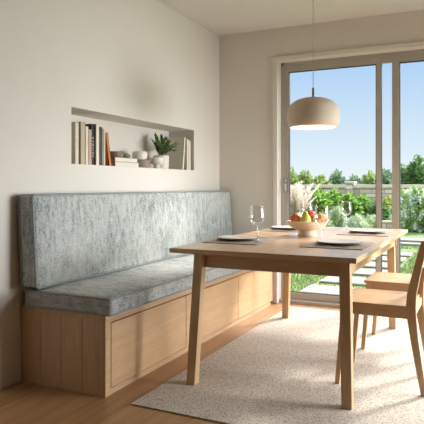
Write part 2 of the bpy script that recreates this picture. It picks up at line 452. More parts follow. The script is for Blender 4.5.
def cushion(name, label, cx0, cx1, y0, y1, z0, z1, mat, lean=0.0, faces='x', puff=0.012):
    """upholstered slab with softly puffed faces and piped edges"""
    dx, dy, dz = cx1 - cx0, y1 - y0, z1 - z0
    root = thing(name, label, 'cushion', ((cx0 + cx1) / 2, (y0 + y1) / 2, z0))
    mb = MB(); bm = mb.bm
    bmesh.ops.create_cube(bm, size=1.0)
    for v in bm.verts: v.co = Vector((v.co.x * dx, v.co.y * dy, (v.co.z + .5) * dz))
    bmesh.ops.bevel(bm, geom=bm.edges[:], offset=0.02, segments=4, profile=0.5, affect='EDGES')
    # grid cuts
    for ax, n, L, o in ((1, 26, dy, 0), (2 if faces == 'x' else 0, 10, dz if faces == 'x' else dx, dz / 2 if faces == 'x' else 0)):
        for k in range(1, n):
            co = Vector((0, 0, 0)); no = Vector((0, 0, 0)); co[ax] = o - L / 2 + L * k / n; no[ax] = 1
            bmesh.ops.bisect_plane(bm, geom=bm.verts[:] + bm.edges[:] + bm.faces[:], plane_co=co, plane_no=no)
    rnd = random.Random(len(name))
    for v in bm.verts:
        u = 2 * v.co.y / dy; w = (2 * v.co.z / dz - 1) if faces == 'x' else 2 * v.co.x / dx
        f = max(0, 1 - u ** 6) * max(0, 1 - w ** 4)
        wob = 0.4 + 0.6 * (0.5 + 0.5 * math.sin(v.co.y * 6.1 + 2.1 * v.co.z + 1.3))
        if faces == 'x': v.co.x += math.copysign(puff * f * wob, v.co.x)
        elif v.co.z > dz / 2: v.co.z += puff * f * wob
        v.co.x -= lean * (v.co.z / dz - 0.5)
    body = mb.build('cushion_body', mat, root, smooth=True)
    def ring(fixed):
        pts = []; r = 0.02; e = 0.001
        if faces == 'x': A, B0, B1, fx = dy / 2 + e, -e, dz + e, fixed
        else: A, B0, B1, fx = dy / 2 + e, -dx / 2 - e, dx / 2 + e, fixed
        def corner(cy, cb, a0):
            for k in range(5):
                t = a0 + k / 4 * PI / 2; yield cy + r * math.cos(t), cb + r * math.sin(t)
        raw = []
        raw += list(corner(A - r, B1 - r, 0)); raw += [(A - r - (2 * A - 2 * r) * k / 30, B1) for k in range(1, 30)]
        raw += list(corner(-A + r, B1 - r, PI / 2)); raw += list(corner(-A + r, B0 + r, PI))
        raw += [(-A + r + (2 * A - 2 * r) * k / 30, B0) for k in range(1, 30)]; raw += list(corner(A - r, B0 + r, 1.5 * PI))
        for y, b2 in raw:
            p = Vector((fx, y, b2)) if faces == 'x' else Vector((b2, y, fx))
            p.x -= lean * (p.z / dz - 0.5); pts.append(p)
        return pts
    if faces == 'x': fixed = (dx / 2 - 0.008, -dx / 2 + 0.008)
    else: fixed = (dz - 0.008, 0.008)
    for fx in fixed:
        MB().tube(ring(fx), 0.0055, 6, closed=True).build('piping', M['piping'], body, smooth=True)
    return root
cushion('seat_cushion', 'long flat grey-blue mottled seat cushion lying on the oak bench', 0.035, 0.645, 2.425, 5.06, 0.437, 0.538, M['fabric_x'], faces='z', puff=0.008)
cushion('back_cushion', 'tall grey-blue mottled back cushion leaning on the left wall above the bench seat', 0.028, 0.148, 2.40, 5.12, 0.552, 1.078, M['fabric_z'], lean=0.03, puff=0.012)

# ------------------------------------------------------------------ rug
rug_o = MB().box(0.775, 2.418, 0.0005, 3.7, 5.02, 0.007, 0.003).build('area_rug', M['rug'])
tag(rug_o, 'large cream woven rug lying on the oak floor under the table', 'rug')
RZ = 0.007

# ------------------------------------------------------------------ table
TX0, TX1, TY0, TY1, TZ = 0.77, 1.847, 2.82, 4.90, 0.77
tab = thing('dining_table', 'oak dining table with splayed square legs standing on the cream rug', 'table', (1.31, 3.75, RZ))
child(MB().box(TX0, TY0, TZ - .028, TX1, TY1, TZ, .003), 'tabletop', M['oak_top'], tab)
mb = MB()
AP = (0.94, 1.80, 2.865, 4.60)
child(mb.box(AP[0], AP[2], .665, AP[1], AP[2] + .024, TZ - .028, .002), 'apron', M['oak_x'], tab)
child(MB().box(AP[0], AP[3] - .024, .665, AP[1], AP[3], TZ - .028, .002), 'apron', M['oak_x'], tab)
child(MB().box(AP[0] + .01, AP[2] + .024, .665, AP[0] + .034, AP[3] - .024, TZ - .028, .002), 'apron', M['oak_y'], tab)
child(MB().box(AP[1] - .034, AP[2] + .024, .665, AP[1] - .01, AP[3] - .024, TZ - .028, .002), 'apron', M['oak_y'], tab)
def quad(x, y, z, s): return [(x, y, z), (x + s, y, z), (x + s, y + s, z), (x, y + s, z)]
for bx, by, tx, ty in ((0.898, 2.79, 0.925, 2.835), (1.768, 2.828, 1.752, 2.845), (0.868, 4.552, 0.885, 4.545), (1.742, 4.575, 1.730, 4.55)):
    child(MB().loft([quad(bx, by, RZ, .054), quad(tx, ty, TZ - .028, .056)], .003), 'leg', M['oak_z'], tab)

# ------------------------------------------------------------------ chairs (origin at floor under the seat centre; faces -x)
def make_chair(label):
    r = thing('dining_chair', label, 'chair', (0, 0, 0), 0, 'oak dining chairs along the table')
    y = 0.215; x0 = -0.180; x1 = 0.20
    # seat, slightly dished
    mb = MB(); n = 12
    top, bot = [], []
    for i in range(n + 1):
        u = i / n
        row = []
        for j in range(n + 1):
            w = 2 * j / n - 1
            dish = -0.008 * math.sin(PI * u) * (1 - w * w)
            row.append((x0 - .012 + u * (x1 - x0 + .012), w * (y + .004), 0.474 + dish))
        top.append(row)
    bm = mb.bm
    tv = [[bm.verts.new(p) for p in row] for row in top]
    bv = [[bm.verts.new((p[0], p[1], 0.456)) for p in row] for row in top]
    for i in range(n):
        for j in range(n):
            bm.faces.new((tv[i][j], tv[i + 1][j], tv[i + 1][j + 1], tv[i][j + 1]))
            bm.faces.new((bv[i][j], bv[i][j + 1], bv[i + 1][j + 1], bv[i + 1][j]))
    for i in range(n):
        bm.faces.new((tv[i][0], bv[i][0], bv[i + 1][0], tv[i + 1][0])); bm.faces.new((tv[i][n], tv[i + 1][n], bv[i + 1][n], bv[i][n]))
        bm.faces.new((tv[0][i], tv[0][i + 1], bv[0][i + 1], bv[0][i])); bm.faces.new((tv[n][i], bv[n][i], bv[n][i + 1], tv[n][i + 1]))
    bmesh.ops.recalc_face_normals(bm, faces=bm.faces[:])
    autosmooth(mb.build('seat', M['oak_x'], r), 0.5)
    for s in (-1, 1):
        yy = s * (y - .012)
        MB().box(x0 + .02, yy - .011, 0.405, x1 + .01, yy + .011, 0.456, .002).build('side_rail', M['oak_x'], r)
    MB().box(x0 + .002, -y + .02, 0.410, x0 + .024, y - .02, 0.456, .002).build('front_rail', M['oak_y'], r)
    MB().box(x1 - .01, -y + .02, 0.410, x1 + .012, y - .02, 0.456, .002).build('rear_rail', M['oak_y'], r)
    for s in (-1, 1):
        yy = s * (y - .013)
        def sq(x, z, hx, hy, yo=0): return [(x - hx, yy + yo - hy, z), (x + hx, yy + yo - hy, z), (x + hx, yy + yo + hy, z), (x - hx, yy + yo + hy, z)]
        MB().loft([sq(x0 - .022, 0, .013, .013, s * .006), sq(x0 + .018, .456, .017, .017)], .003).build('front_leg', M['oak_z'], r)
        secs = []
        for z, x, hx in ((0, .262, .016), (.15, .236, .018), (.30, .212, .021), (.40, .200, .024), (.47, .195, .026), (.54, .199, .025), (.64, .220, .022), (.75, .246, .020), (.83, .266, .018)):
            secs.append(sq(x, z, hx, .013))
        MB().loft(secs, .003).build('back_post', M['oak_z'], r)
    # curved backrest between the posts
    secs = []
    for k in range(13):
        w = 2 * k / 12 - 1; bow = 0.028 * (1 - w * w); yy = w * (y - .026)
        secs.append([(.225 + bow, yy, .68), (.243 + bow, yy, .68), (.274 + bow, yy, .825), (.254 + bow, yy, .825)])
    autosmooth(MB().loft(secs).build('backrest', M['oak_y'], r), 0.6)
    return r
CX = 1.868
ch = make_chair('oak dining chair nearest the camera on the right side of the table')
ch.location = (CX, 3.39, RZ)
dup(ch, (CX, 4.14, RZ), label='oak dining chair nearer the glass door, behind the nearest chair')

# ------------------------------------------------------------------ pendant lamp
LX, LY = 1.319, 3.914
lamp = thing('pendant_lamp', 'beige dome pendant lamp hanging over the dining table, lit', 'lamp', (LX, LY, CH - 0.001))
prof = [(.163, 1.548), (.175, 1.562), (.184, 1.590), (.186, 1.622), (.183, 1.655), (.174, 1.686), (.157, 1.714), (.128, 1.737), (.090, 1.752), (.05, 1.760), (.02, 1.763)]
inn = [(.014, 1.757), (.05, 1.754), (.089, 1.746), (.126, 1.731), (.153, 1.709), (.169, 1.683), (.178, 1.653), (.181, 1.622), (.179, 1.592), (.170, 1.565), (.159, 1.5485)]
def smooth_prof(p, k=3):
    out = []
    for i in range(len(p) - 1):
        p0 = p[max(i - 1, 0)]; p1 = p[i]; p2 = p[i + 1]; p3 = p[min(i + 2, len(p) - 1)]
        for s in range(k):
            t = s / k
            out.append(tuple(0.5 * (2 * b + (c - a) * t + (2 * a - 5 * b + 4 * c - d) * t * t + (3 * b - a - 3 * c + d) * t ** 3) for a, b, c, d in zip(p0, p1, p2, p3)))
    out.append(p[-1]); return out
child(MB().lathe(smooth_prof(prof), (LX, LY, 0), 64), 'lamp_shade', M['shade'], lamp, smooth=True)
child(MB().lathe(smooth_prof(inn) + [(.163, 1.548)], (LX, LY, 0), 64), 'shade_lining', M['shade_in'], lamp, smooth=True)
autosmooth(child(MB().lathe([(0, 1.752), (.022, 1.752), (.022, 1.764), (.0085, 1.768), (.0085, 1.828), (.005, 1.832), (0, 1.832)], (LX, LY, 0), 24), 'ferrule', M['brass'], lamp))
child(MB().tube([(LX, LY, 1.83), (LX, LY, CH - .02)], .0026, 8), 'cord', M['cord'], lamp)
autosmooth(child(MB().lathe([(0, CH - .03), (.05, CH - .028), (.055, CH - .001), (0, CH - .001)], (LX, LY, 0), 32), 'ceiling_rose', M['shade'], lamp))
sock = child(MB().lathe([(0, 1.678), (.017, 1.678), (.017, 1.75), (0, 1.75)], (LX, LY, 0), 20), 'bulb_socket', M['brass'], lamp)
child(MB().lathe([(0, 1.575), (.02, 1.580), (.032, 1.597), (.034, 1.612), (.028, 1.635), (.016, 1.655), (.014, 1.68), (0, 1.68)], (LX, LY, 0), 24), 'bulb', M['bulb'], lamp, smooth=True).parent = sock

# ------------------------------------------------------------------ table settings
MT = 0.004
def lathe_obj(name, prof, mat, parent, n=48, c=(0, 0, 0), ang=0.6):
    return autosmooth(MB().lathe(prof, c, n).build(name, mat, parent), ang)
settings = [
    # cx, cy, facing (+1: sits on the right, looks to -x), words
    (1.62, 3.425, 1, 'in front of the nearest chair', 'nearest the camera on the chair side'),
    (1.62, 4.36, 1, 'in front of the farther chair', 'on the far chair side'),
    (0.99, 3.41, -1, 'at the near setting on the bench side', 'nearest the camera on the bench side'),
    (0.99, 4.44, -1, 'at the far setting on the bench side', 'on the far bench side'),
]
for i, (cx, cy, f, where, short) in enumerate(settings):
    t = TZ
    pm = MB().box(-.185, -.235, 0, .185, .235, MT, .0015).build('placemat', M['mat'])
    pm.location = (cx, cy, t + .0003)
    tag(pm, 'taupe woven placemat ' + where, 'placemat', 'placemats on the dining table')
    z = t + .0006 + MT
    bp = lathe_obj('shade_plate', [(r0, z0 * .68) for r0, z0 in [(0, .003), (.085, .003), (.085, 0), (.092, 0), (.098, .004), (.130, .014), (.137, .018), (.135, .0205), (.098, .008), (.09, .0065), (0, .0065)]], M['plate_shade'], None)  # extra dark plate, added for the shadow side of the grey plate
    px, py = cx - (.04 if f < 0 else 0), cy
    bp.location = (px, py, z)
    tag(bp, 'dark plate added as the shaded underside of the grey plate ' + where, 'plate', 'dark plates added as shade')
    sp = lathe_obj('side_plate', [(r0, z0 * .62) for r0, z0 in [(0, .003), (.072, .003), (.072, 0), (.078, 0), (.084, .005), (.122, .0175), (.133, .0195), (.1325, .0225), (.120, .021), (.082, .009), (.075, .0075), (0, .0075)]], M['plate_l'], None)
    sp.location = (px, py, z + .0052)
    tag(sp, 'warm grey plate over its added dark underside ' + where, 'plate', 'grey plates on the dark plates')
    # knife on the right hand, fork on the left hand of the sitter
    mb = MB()
    mb.loft([[(-.11, -.0035, .0), (-.11, .0035, 0), (-.11, .0035, .004), (-.11, -.0035, .004)], [(-.01, -.005, 0), (-.01, .005, 0), (-.01, .005, .005), (-.01, -.005, .005)],
             [(.0, -.004, 0), (.0, .004, 0), (.0, .004, .003), (.0, -.004, .003)], [(.03, -.008, 0), (.03, .009, 0), (.03, .009, .0022), (.03, -.008, .0012)],
             [(.09, -.007, 0), (.09, .009, 0), (.09, .009, .002), (.09, -.007, .001)], [(.112, .005, 0), (.112, .009, 0), (.112, .009, .0015), (.112, .005, .001)]])
    kn = mb.build('table_knife', M['steel'])
    kn.location = (cx, cy + f * .178, z); kn.rotation_euler = (0, 0, PI if f > 0 else 0)
    tag(kn, 'steel table knife lying on the placemat ' + where, 'knife', 'table knives')
    mb = MB()
    mb.loft([[(-.10, -.005, 0), (-.10, .005, 0), (-.10, .005, .003), (-.10, -.005, .003)], [(.0, -.0028, .002), (.0, .0028, .002), (.0, .0028, .005), (.0, -.0028, .005)], [(.035, -.004, .006), (.035, .004, .006), (.035, .004, .009), (.035, -.004, .009)],
             [(.055, -.011, .004), (.055, .011, .004), (.055, .011, .006), (.055, -.011, .006)], [(.065, -.012, .002), (.065, .012, .002), (.065, .012, .004), (.065, -.012, .004)]])
    for k in range(4):
        yy = -.0105 + k * .007
        mb.loft([[(.065, yy - .0015, .002), (.065, yy + .0015, .002), (.065, yy + .0015, .004), (.065, yy - .0015, .004)], [(.085, yy - .0014, .0), (.085, yy + .0014, .0), (.085, yy + .0014, .002), (.085, yy - .0014, .002)], [(.103, yy - .0006, .003), (.103, yy + .0006, .003), (.103, yy + .0006, .004), (.103, yy - .0006, .004)]])
    fk = mb.build('table_fork', M['steel'])
    fk.location = (cx, cy - f * .178, z); fk.rotation_euler = (0, 0, PI if f > 0 else 0)
    tag(fk, 'steel table fork lying on the placemat ' + where, 'fork', 'table forks')

gl_out = [(0, 0), (.038, 0), (.038, .0015), (.032, .004), (.012, .008), (.005, .014), (.004, .03), (.004, .098), (.006, .105), (.020, .110), (.038, .124), (.0475, .143), (.050, .160), (.048, .182), (.044, .207), (.041, .229)]
gl_in = [(.0398, .229), (.0428, .207), (.0468, .182), (.0488, .160), (.0463, .144), (.037, .1255), (.019, .112), (0, .109)]
def wine_glass(x, y, label):
    r = thing('wine_glass', label, 'glass', (x, y, TZ + .0003), 0, 'wine glasses on the dining table')
    MB().lathe(smooth_prof(gl_out[7:], 2) + gl_in, (0, 0, 0), 40).build('bowl', M['wine'], r, smooth=True)
    autosmooth(MB().lathe(gl_out[:8] + [(0, .098)], (0, 0, 0), 28).build('stem', M['wine_stem'], r))
    return r
g0 = wine_glass(1.118, 3.335, '')
g0.location.z = TZ + .0007 + MT
g0['label'] = 'clear wine glass at the near left place setting, left of the fruit bowl'
dup(g0, (1.482, 3.535, TZ + .0007 + MT), label='clear wine glass just right of the fruit bowl, by the nearest grey plate')
dup(g0, (1.36, 4.80, TZ + .0003), label='clear wine glass at the far end of the table, seen against the garden shrubs')
dup(g0, (1.115, 4.46, TZ + .0007 + MT), label='clear wine glass behind the fruit bowl at the far left setting')

# fruit bowl on a foot
BX, BYc = 1.272, 3.93
bowl = thing('fruit_bowl', 'cream stoneware footed bowl full of fruit in the middle of the table', 'bowl', (BX, BYc, TZ + .0003))
lathe_obj('bowl_dish', smooth_prof([(.058, .040), (.090, .050), (.122, .069), (.141, .092), (.148, .108)], 4) + [(.143, .109)] + smooth_prof([(.136, .092), (.118, .074), (.088, .057), (.04, .048), (0, .046)], 3), M['ceramic'], bowl, 56)
lathe_obj('bowl_foot', [(0, 0), (.069, 0), (.070, .004), (.065, .018), (.062, .032), (.066, .044), (.03, .0455), (0, .0455)], M['ceramic'], bowl, 56)
cam_r = Vector((.8996, .4368, 0)); cam_f = Vector((-.4368, .8996, 0))
def fruit(name, kind, off_r, off_f, z, r, mat, label, tilt=(0, 0, 0)):
    p = Vector((BX, BYc, TZ)) + cam_r * off_r + cam_f * off_f + Vector((0, 0, z))
    root = thing(name, label, kind, p)
    root.rotation_euler = tilt
    if kind == 'pear':
        pr = [(0, -.95), (.35, -.97), (.72, -.80), (.98, -.40), (1.0, 0), (.86, .42), (.62, .82), (.48, 1.15), (.36, 1.45), (.2, 1.58), (0, 1.55)]
    else:
        pr = [(0, -.78), (.22, -.88), (.55, -.82), (.88, -.45), (1.0, 0.05), (.93, .45), (.68, .78), (.38, .88), (.16, .80), (0, .66)]
    sk = MB().lathe(smooth_prof([(a * r, b * r) for a, b in pr], 3), (0, 0, 0), 28).build('flesh', mat, root, smooth=True)
    zt = (1.5 if kind == 'pear' else .62) * r
    MB().tube([(0, 0, zt), (.001, .001, zt + r * .3), (.004, .003, zt + r * .55)], .0018, 6).build('stem', M['stem'], root)
    return root
fruit('apple', 'apple', -.088, -.018, .128, .038, M['apple2'], 'rosy apple at the left rim of the fruit bowl', (.2, -.5, .2))
fruit('pear', 'pear', -.022, -.065, .121, .038, M['pear'], 'green-yellow pear standing at the front of the fruit bowl', (.1, -.08, .5))
fruit('apple', 'apple', .024, .020, .144, .042, M['apple'], 'deep red apple at the top of the fruit bowl', (-.1, .3, 0))
fruit('pear', 'pear', .058, -.060, .116, .031, M['pear2'], 'golden pear lying at the front right of the fruit bowl', (.4, .9, .4))
fruit('peach', 'peach', .101, -.006, .127, .036, M['peach'], 'orange peach at the right rim of the fruit bowl', (.1, .3, 0))
fruit('pear', 'pear', -.050, .062, .116, .034, M['pear2'], 'golden pear at the back of the fruit bowl, behind the green-yellow one', (-.2, -.2, 0))

# ------------------------------------------------------------------ things in the niche
def book(label, y0, y1, h, depth, cov, xf=-.03, group='books standing at the left of the wall niche', tilt=0.0, pages_front=False, name='book', marks=None):
    """upright book, spine towards the room (+x)"""
    w = y1 - y0
    r = thing(name, label, 'book', (xf - depth / 2, (y0 + y1) / 2, NZ0 + .0004), 0, group)
    r.rotation_euler = (tilt, 0, 0)
    c = 0.0028; d2 = depth / 2
    mb = MB()
    mb.box(-d2, -w / 2, 0, d2, -w / 2 + c, h, .0008, 1).box(-d2, w / 2 - c, 0, d2, w / 2, h, .0008, 1)
    secs = []
    for k in range(7):
        a = k / 6 * 2 - 1
        secs.append((d2 - .004 + .004 * (1 - a * a), a * (w / 2 - .0005)))
    bm = mb.bm
    for a, b2 in zip(secs, secs[1:]):
        q = [bm.verts.new(p) for p in ((a[0], a[1], 0), (b2[0], b2[1], 0), (b2[0], b2[1], h), (a[0], a[1], h))]
        bm.faces.new(q)
    mb.box(d2 - .008, -w / 2 + .001, 0, d2 - .0045, w / 2 - .001, h)
    cv = mb.build('cover', cov, r)
    MB().box(-d2 + .004, -w / 2 + c, .004, d2 - .008, w / 2 - c, h - .004).build('pages', M['paper'], r)
    if marks:
        mm = MB(); rnd = random.Random(3)
        z = h * .2
        while z < h * .66:
            L = rnd.uniform(.008, .02)
            mm.box(d2 - .001, -w * .18 + rnd.uniform(-.002, .002), z, d2 + .0006, w * .18, z + L); z += L + rnd.uniform(.006, .012)
        mm.build('spine_marks', marks, cv)
    return r
CREAM, SAND, WHITE = cover('cream_book_cloth', (222, 210, 190)), cover('sand_book_cloth', (190, 176, 152)), cover('white_book_cover', (230, 224, 212))
DARK, OLIVE, PINK, GREY = cover('black_book_cover', (46, 42, 38)), cover('dark_olive_book_cover', (76, 72, 58)), cover('pinkish_tan_book_cover', (196, 166, 144)), cover('grey_book_cover', (168, 160, 146))
TAN = cover('orange_tan_book_cover', (192, 120, 62))
book('cream book at the left end of the shelf niche, first in the row', 2.956, 2.993, .280, .19, CREAM)
book('thin black book second from the left in the niche row', 2.995, 3.010, .276, .17, DARK, xf=-.045)
book('wide sand-coloured book third from the left in the niche row', 3.012, 3.062, .290, .19, SAND)
book('thin white book just left of the pinkish tan one', 3.066, 3.093, .263, .16, WHITE)
book('short pinkish tan book between a white one and a black one', 3.097, 3.131, .245, .16, PINK)
book('tall black book with pale marks on its spine', 3.135, 3.176, .288, .20, DARK, xf=-.04, marks=cover('pale_spine_print', (170, 160, 146)))
book('white book just right of the tall black book', 3.180, 3.213, .290, .18, WHITE)
book('dark olive book between the white and the grey one', 3.216, 3.246, .274, .18, OLIVE)
book('grey book with a thin pale spine beside the dark olive one', 3.248, 3.266, .264, .17, GREY)
book('thin cream book that the orange tan book leans on', 3.268, 3.284, .262, .17, CREAM)
lb = book('orange tan book leaning against the upright row', 3.318, 3.344, .242, .17, TAN, tilt=0.19, xf=-.03)
lb.location.y = 3.3475; lb.location.z = NZ0 + .003

def flat_book(label, x0, x1, y0, y1, z, h, cov, rz=0):
    r = thing('book', label, 'book', ((x0 + x1) / 2, (y0 + y1) / 2, z), rz, 'books lying flat in the niche')
    dx, dy = (x1 - x0) / 2, (y1 - y0) / 2
    mb = MB().box(-dx, -dy, 0, dx, dy, .003, .0006, 1).box(-dx, -dy, h - .003, dx, dy, h, .0006, 1).box(-dx, -dy, .003, dx, -dy + .004, h - .003)
    mb.build('cover', cov, r)
    MB().box(-dx + .004, -dy + .004, .003, dx - .003, dy - .004, h - .003).build('pages', M['paper'], r)
    return r
flat_book('sand-backed book lying flat at the bottom of the short pile', -.21, -.045, 3.425, 3.745, NZ0 + .0004, .036, SAND)
flat_book('white book lying flat on top of the short pile', -.20, -.05, 3.43, 3.735, NZ0 + .0368, .034, GREY)
zt = NZ0 + .0711
o = lathe_obj('bowl', [(0, .0), (.060, 0), (.068, .006), (.071, .026), (.071, .044), (.066, .046), (.064, .014), (0, .012)], M['brown_ceramic'], None)
o.location = (-.125, 3.525, zt); tag(o, 'round brown bowl standing on the flat books', 'bowl')
mb = MB(); bmesh.ops.create_icosphere(mb.bm, subdivisions=3, radius=1)
for v in mb.bm.verts: v.co = Vector((v.co.x * .034, v.co.y * .038, (v.co.z + 1) * .018 + .002 * math.sin(v.co.x * 5)))
mb.bm.verts.ensure_lookup_table()
zmin = min(v.co.z for v in mb.bm.verts)
for v in mb.bm.verts: v.co.z -= zmin
o = mb.build('pebble', M['grey_stone'], None, smooth=True); o.location = (-.12, 3.68, zt); tag(o, 'smooth grey pebble on the flat books', 'pebble')
o = lathe_obj('vase', [(0, 0), (.066, 0), (.070, .004), (.070, .062), (.062, .068), (0, .068)], M['taupe_ceramic'], None); o.location = (-.12, 3.885, NZ0 + .0004)
tag(o, 'squat taupe ceramic block vase beside the flat books', 'vase')
o = lathe_obj('cup', [(0, 0), (.045, 0), (.056, .008), (.062, .030), (.060, .060), (.054, .068), (.050, .068), (.055, .05), (.054, .02), (0, .012)], M['white_ceramic'], None); o.location = (-.12, 3.868, NZ0 + .0688)
tag(o, 'white round cup standing on the taupe vase', 'cup')
o = lathe_obj('goblet', [(0, 0), (.036, 0), (.036, .006), (.022, .018), (.022, .03), (.050, .045), (.058, .06), (.058, .094), (.053, .094), (.052, .06), (0, .05)], M['white_ceramic'], None); o.location = (-.085, 4.075, NZ0 + .0004)
tag(o, 'small white footed cup in front of the potted plant', 'cup')

plant = thing('potted_plant', 'small green leafy plant in a white pot in the wall niche', 'plant', (-.12, 4.205, NZ0 + .0004))
pot = lathe_obj('pot', [(0, 0), (.060, 0), (.065, .004), (.069, .118), (.064, .120), (.061, .105), (0, .103)], M['white_ceramic'], plant)
lathe_obj('soil', [(0, .1), (.061, .1), (.058, .112), (0, .115)], M['soil'], pot)
mb = MB(); ml = MB(); rnd = random.Random(12)
for k in range(26):
    a = rnd.uniform(0, 2 * PI); sp = rnd.uniform(.2, 1.0); L = rnd.uniform(.10, .185)
    if math.cos(a) < -0.5: sp *= .5
    base = Vector((rnd.uniform(-.02, .02), rnd.uniform(-.02, .02), .11))
    pts = []
    for s in range(5):
        t = s / 4
        pts.append(base + Vector((math.cos(a) * sp * L * t * .75, math.sin(a) * sp * L * t * 1.3 - .02 * t, L * t * (.92 - .5 * sp * t))))
    mb.tube(pts, [.0016, .0014, .0012, .001, .0007], 5)
    for s in range(1, 5):
        for side in (-1, 1):
            d = (pts[s] - pts[s - 1]).normalized()
            q = Matrix.Rotation(side * rnd.uniform(.5, 1.1), 3, 'Z') @ d + Vector((0, 0, rnd.uniform(-.4, .3)))
            ml.leaf(pts[s], q, rnd.uniform(.045, .07), rnd.uniform(.018, .028), .3, rnd.uniform(-.6, .6))
    ml.leaf(pts[4], pts[4] - pts[3], .055, .02, .3)
def clampx(m, lim, off):
    for v in m.bm.verts: v.co.x = max(v.co.x, lim - off); v.co.y = min(v.co.y, .168)
clampx(mb, -ND + .006, -.12); clampx(ml, -ND + .006, -.12)
mb.build('stems', M['stem'], plant); ml.build('foliage', M['leaf_pot'], plant)

G2 = 'white books at the right end of the wall niche'
bb = book('large white book leaning right beside the potted plant', 4.405, 4.425, .295, .20, WHITE, xf=-.015, group=G2, tilt=-0.13)
bb.location.z = NZ0 + .0022
book('tall white book in the middle of the right-hand white books', 4.497, 4.530, .282, .19, WHITE, xf=-.02, group=G2)
book('white book against the right side of the niche', 4.532, 4.572, .272, .19, CREAM, xf=-.02, group=G2)

# ------------------------------------------------------------------ garden
GZ = -0.10
struct(MB().box(-40, WY + 0.21, GZ - .2, 40, 60, GZ).build('lawn', M['lawn']))
struct(MB().box(0.2, WY + .215, GZ, 4.0, WY + .62, GZ + .075, .004).build('patio_step', M['paver']))
# stepping stones: one row leading away and a paved strip crossing farther off
G = 'stepping stones across the lawn'
ORD = ['nearest', 'second', 'third', 'fourth', 'fifth', 'sixth']
for k in range(6):
    y = 6.14 + k * .80
    x = .50 + k * .025
    o = MB().box(-.32, -.26, 0, .32, .26, .03, .012).build('stepping_stone', M['paver'])
    o.location = (x + .33, y + .30, GZ + .0005); o.rotation_euler = (0, 0, random.uniform(-.02, .02))
    tag(o, f'pale square stepping stone in the lawn, {ORD[k]} from the glass door', 'paving stone', G)
for k, (yy, w) in enumerate(((12.22, .15), (13.15, .30))):
    o = MB().box(-1.8, -w, 0, 1.8, w, .05, .012).build('paving_slab', M['paver'])
    o.location = (2.35, yy, GZ + .0005)
    tag(o, ['long pale paving slab crossing the lawn, nearer the house', 'long pale paving slab crossing the lawn, nearer the flower bed'][k], 'paving stone', 'long slabs crossing the lawn')

# grass blades near the house
mb = MB(); rnd = random.Random(5)
for k in range(30000):
    x = rnd.uniform(-2.2, 3.2); y = 5.8 + 6.2 * rnd.random() ** 1.5
    if abs(x - .9) < .40 and y < 11.5 and ((y - 6.06) % .80) < .66: continue
    if .4 < x and y > 11.9: continue
    h = rnd.uniform(.025, .055); a = rnd.uniform(0, 2 * PI); w = .006 + .0008 * (y - 5)
    dx, dy = math.cos(a) * w, math.sin(a) * w
    lx, ly = rnd.uniform(-.02, .02), rnd.uniform(-.02, .02)
    f = [mb.bm.verts.new(p) for p in ((x - dx, y - dy, GZ), (x + dx, y + dy, GZ), (x + lx, y + ly, GZ + h))]
    mb.bm.faces.new(f)
o = mb.build('grass', M['grassblade']); tag(o, 'short bright green lawn grass outside the glass door', 'grass'); o['kind'] = 'stuff'

# garden wall
WYG = 19.7; WT = 1.18
gw = thing('garden_wall', 'pale stone garden wall running behind the shrubs', 'wall', (0, WYG, GZ))
gw['kind'] = 'thing'
MB().box(-16, 0, 0, 14, .35, WT - GZ - .12).build('masonry', M['masonry'], gw)
MB().box(-16, -.05, WT - GZ - .12, 14, .40, WT - GZ, .015).build('coping', M['coping'], gw)
for px in (-7.4, -1.8, 3.8):
    pl = MB().box(px - .14, -.06, 0, px + .14, .41, WT - GZ + .04, .01).build('pillar', M['masonry'], gw)
    MB().box(px - .17, -.09, WT - GZ + .04, px + .17, .44, WT - GZ + .11, .02).build('pillar_cap', M['coping'], pl)

def blob_leaves(mb, rnd, c, rad, n, L, W, shell=0.55, zmin=None):
    for k in range(n):
        while True:
            u = Vector((rnd.gauss(0, 1), rnd.gauss(0, 1), rnd.gauss(0, 1)))
            if u.length > 1e-3: break
        u.normalize()
        rr = shell + (1 - shell) * rnd.random() ** .6
        p = Vector((c[0] + u.x * rad[0] * rr, c[1] + u.y * rad[1] * rr, c[2] + u.z * rad[2] * rr))
        if zmin is not None and p.z < zmin: p.z = zmin + rnd.random() * .05
        d = u + Vector((rnd.uniform(-.8, .8), rnd.uniform(-.8, .8), rnd.uniform(-.6, .8)))
        s = rnd.uniform(.7, 1.3)
        mb.leaf(p, d, L * s, W * s, .3, rnd.uniform(-1, 1))

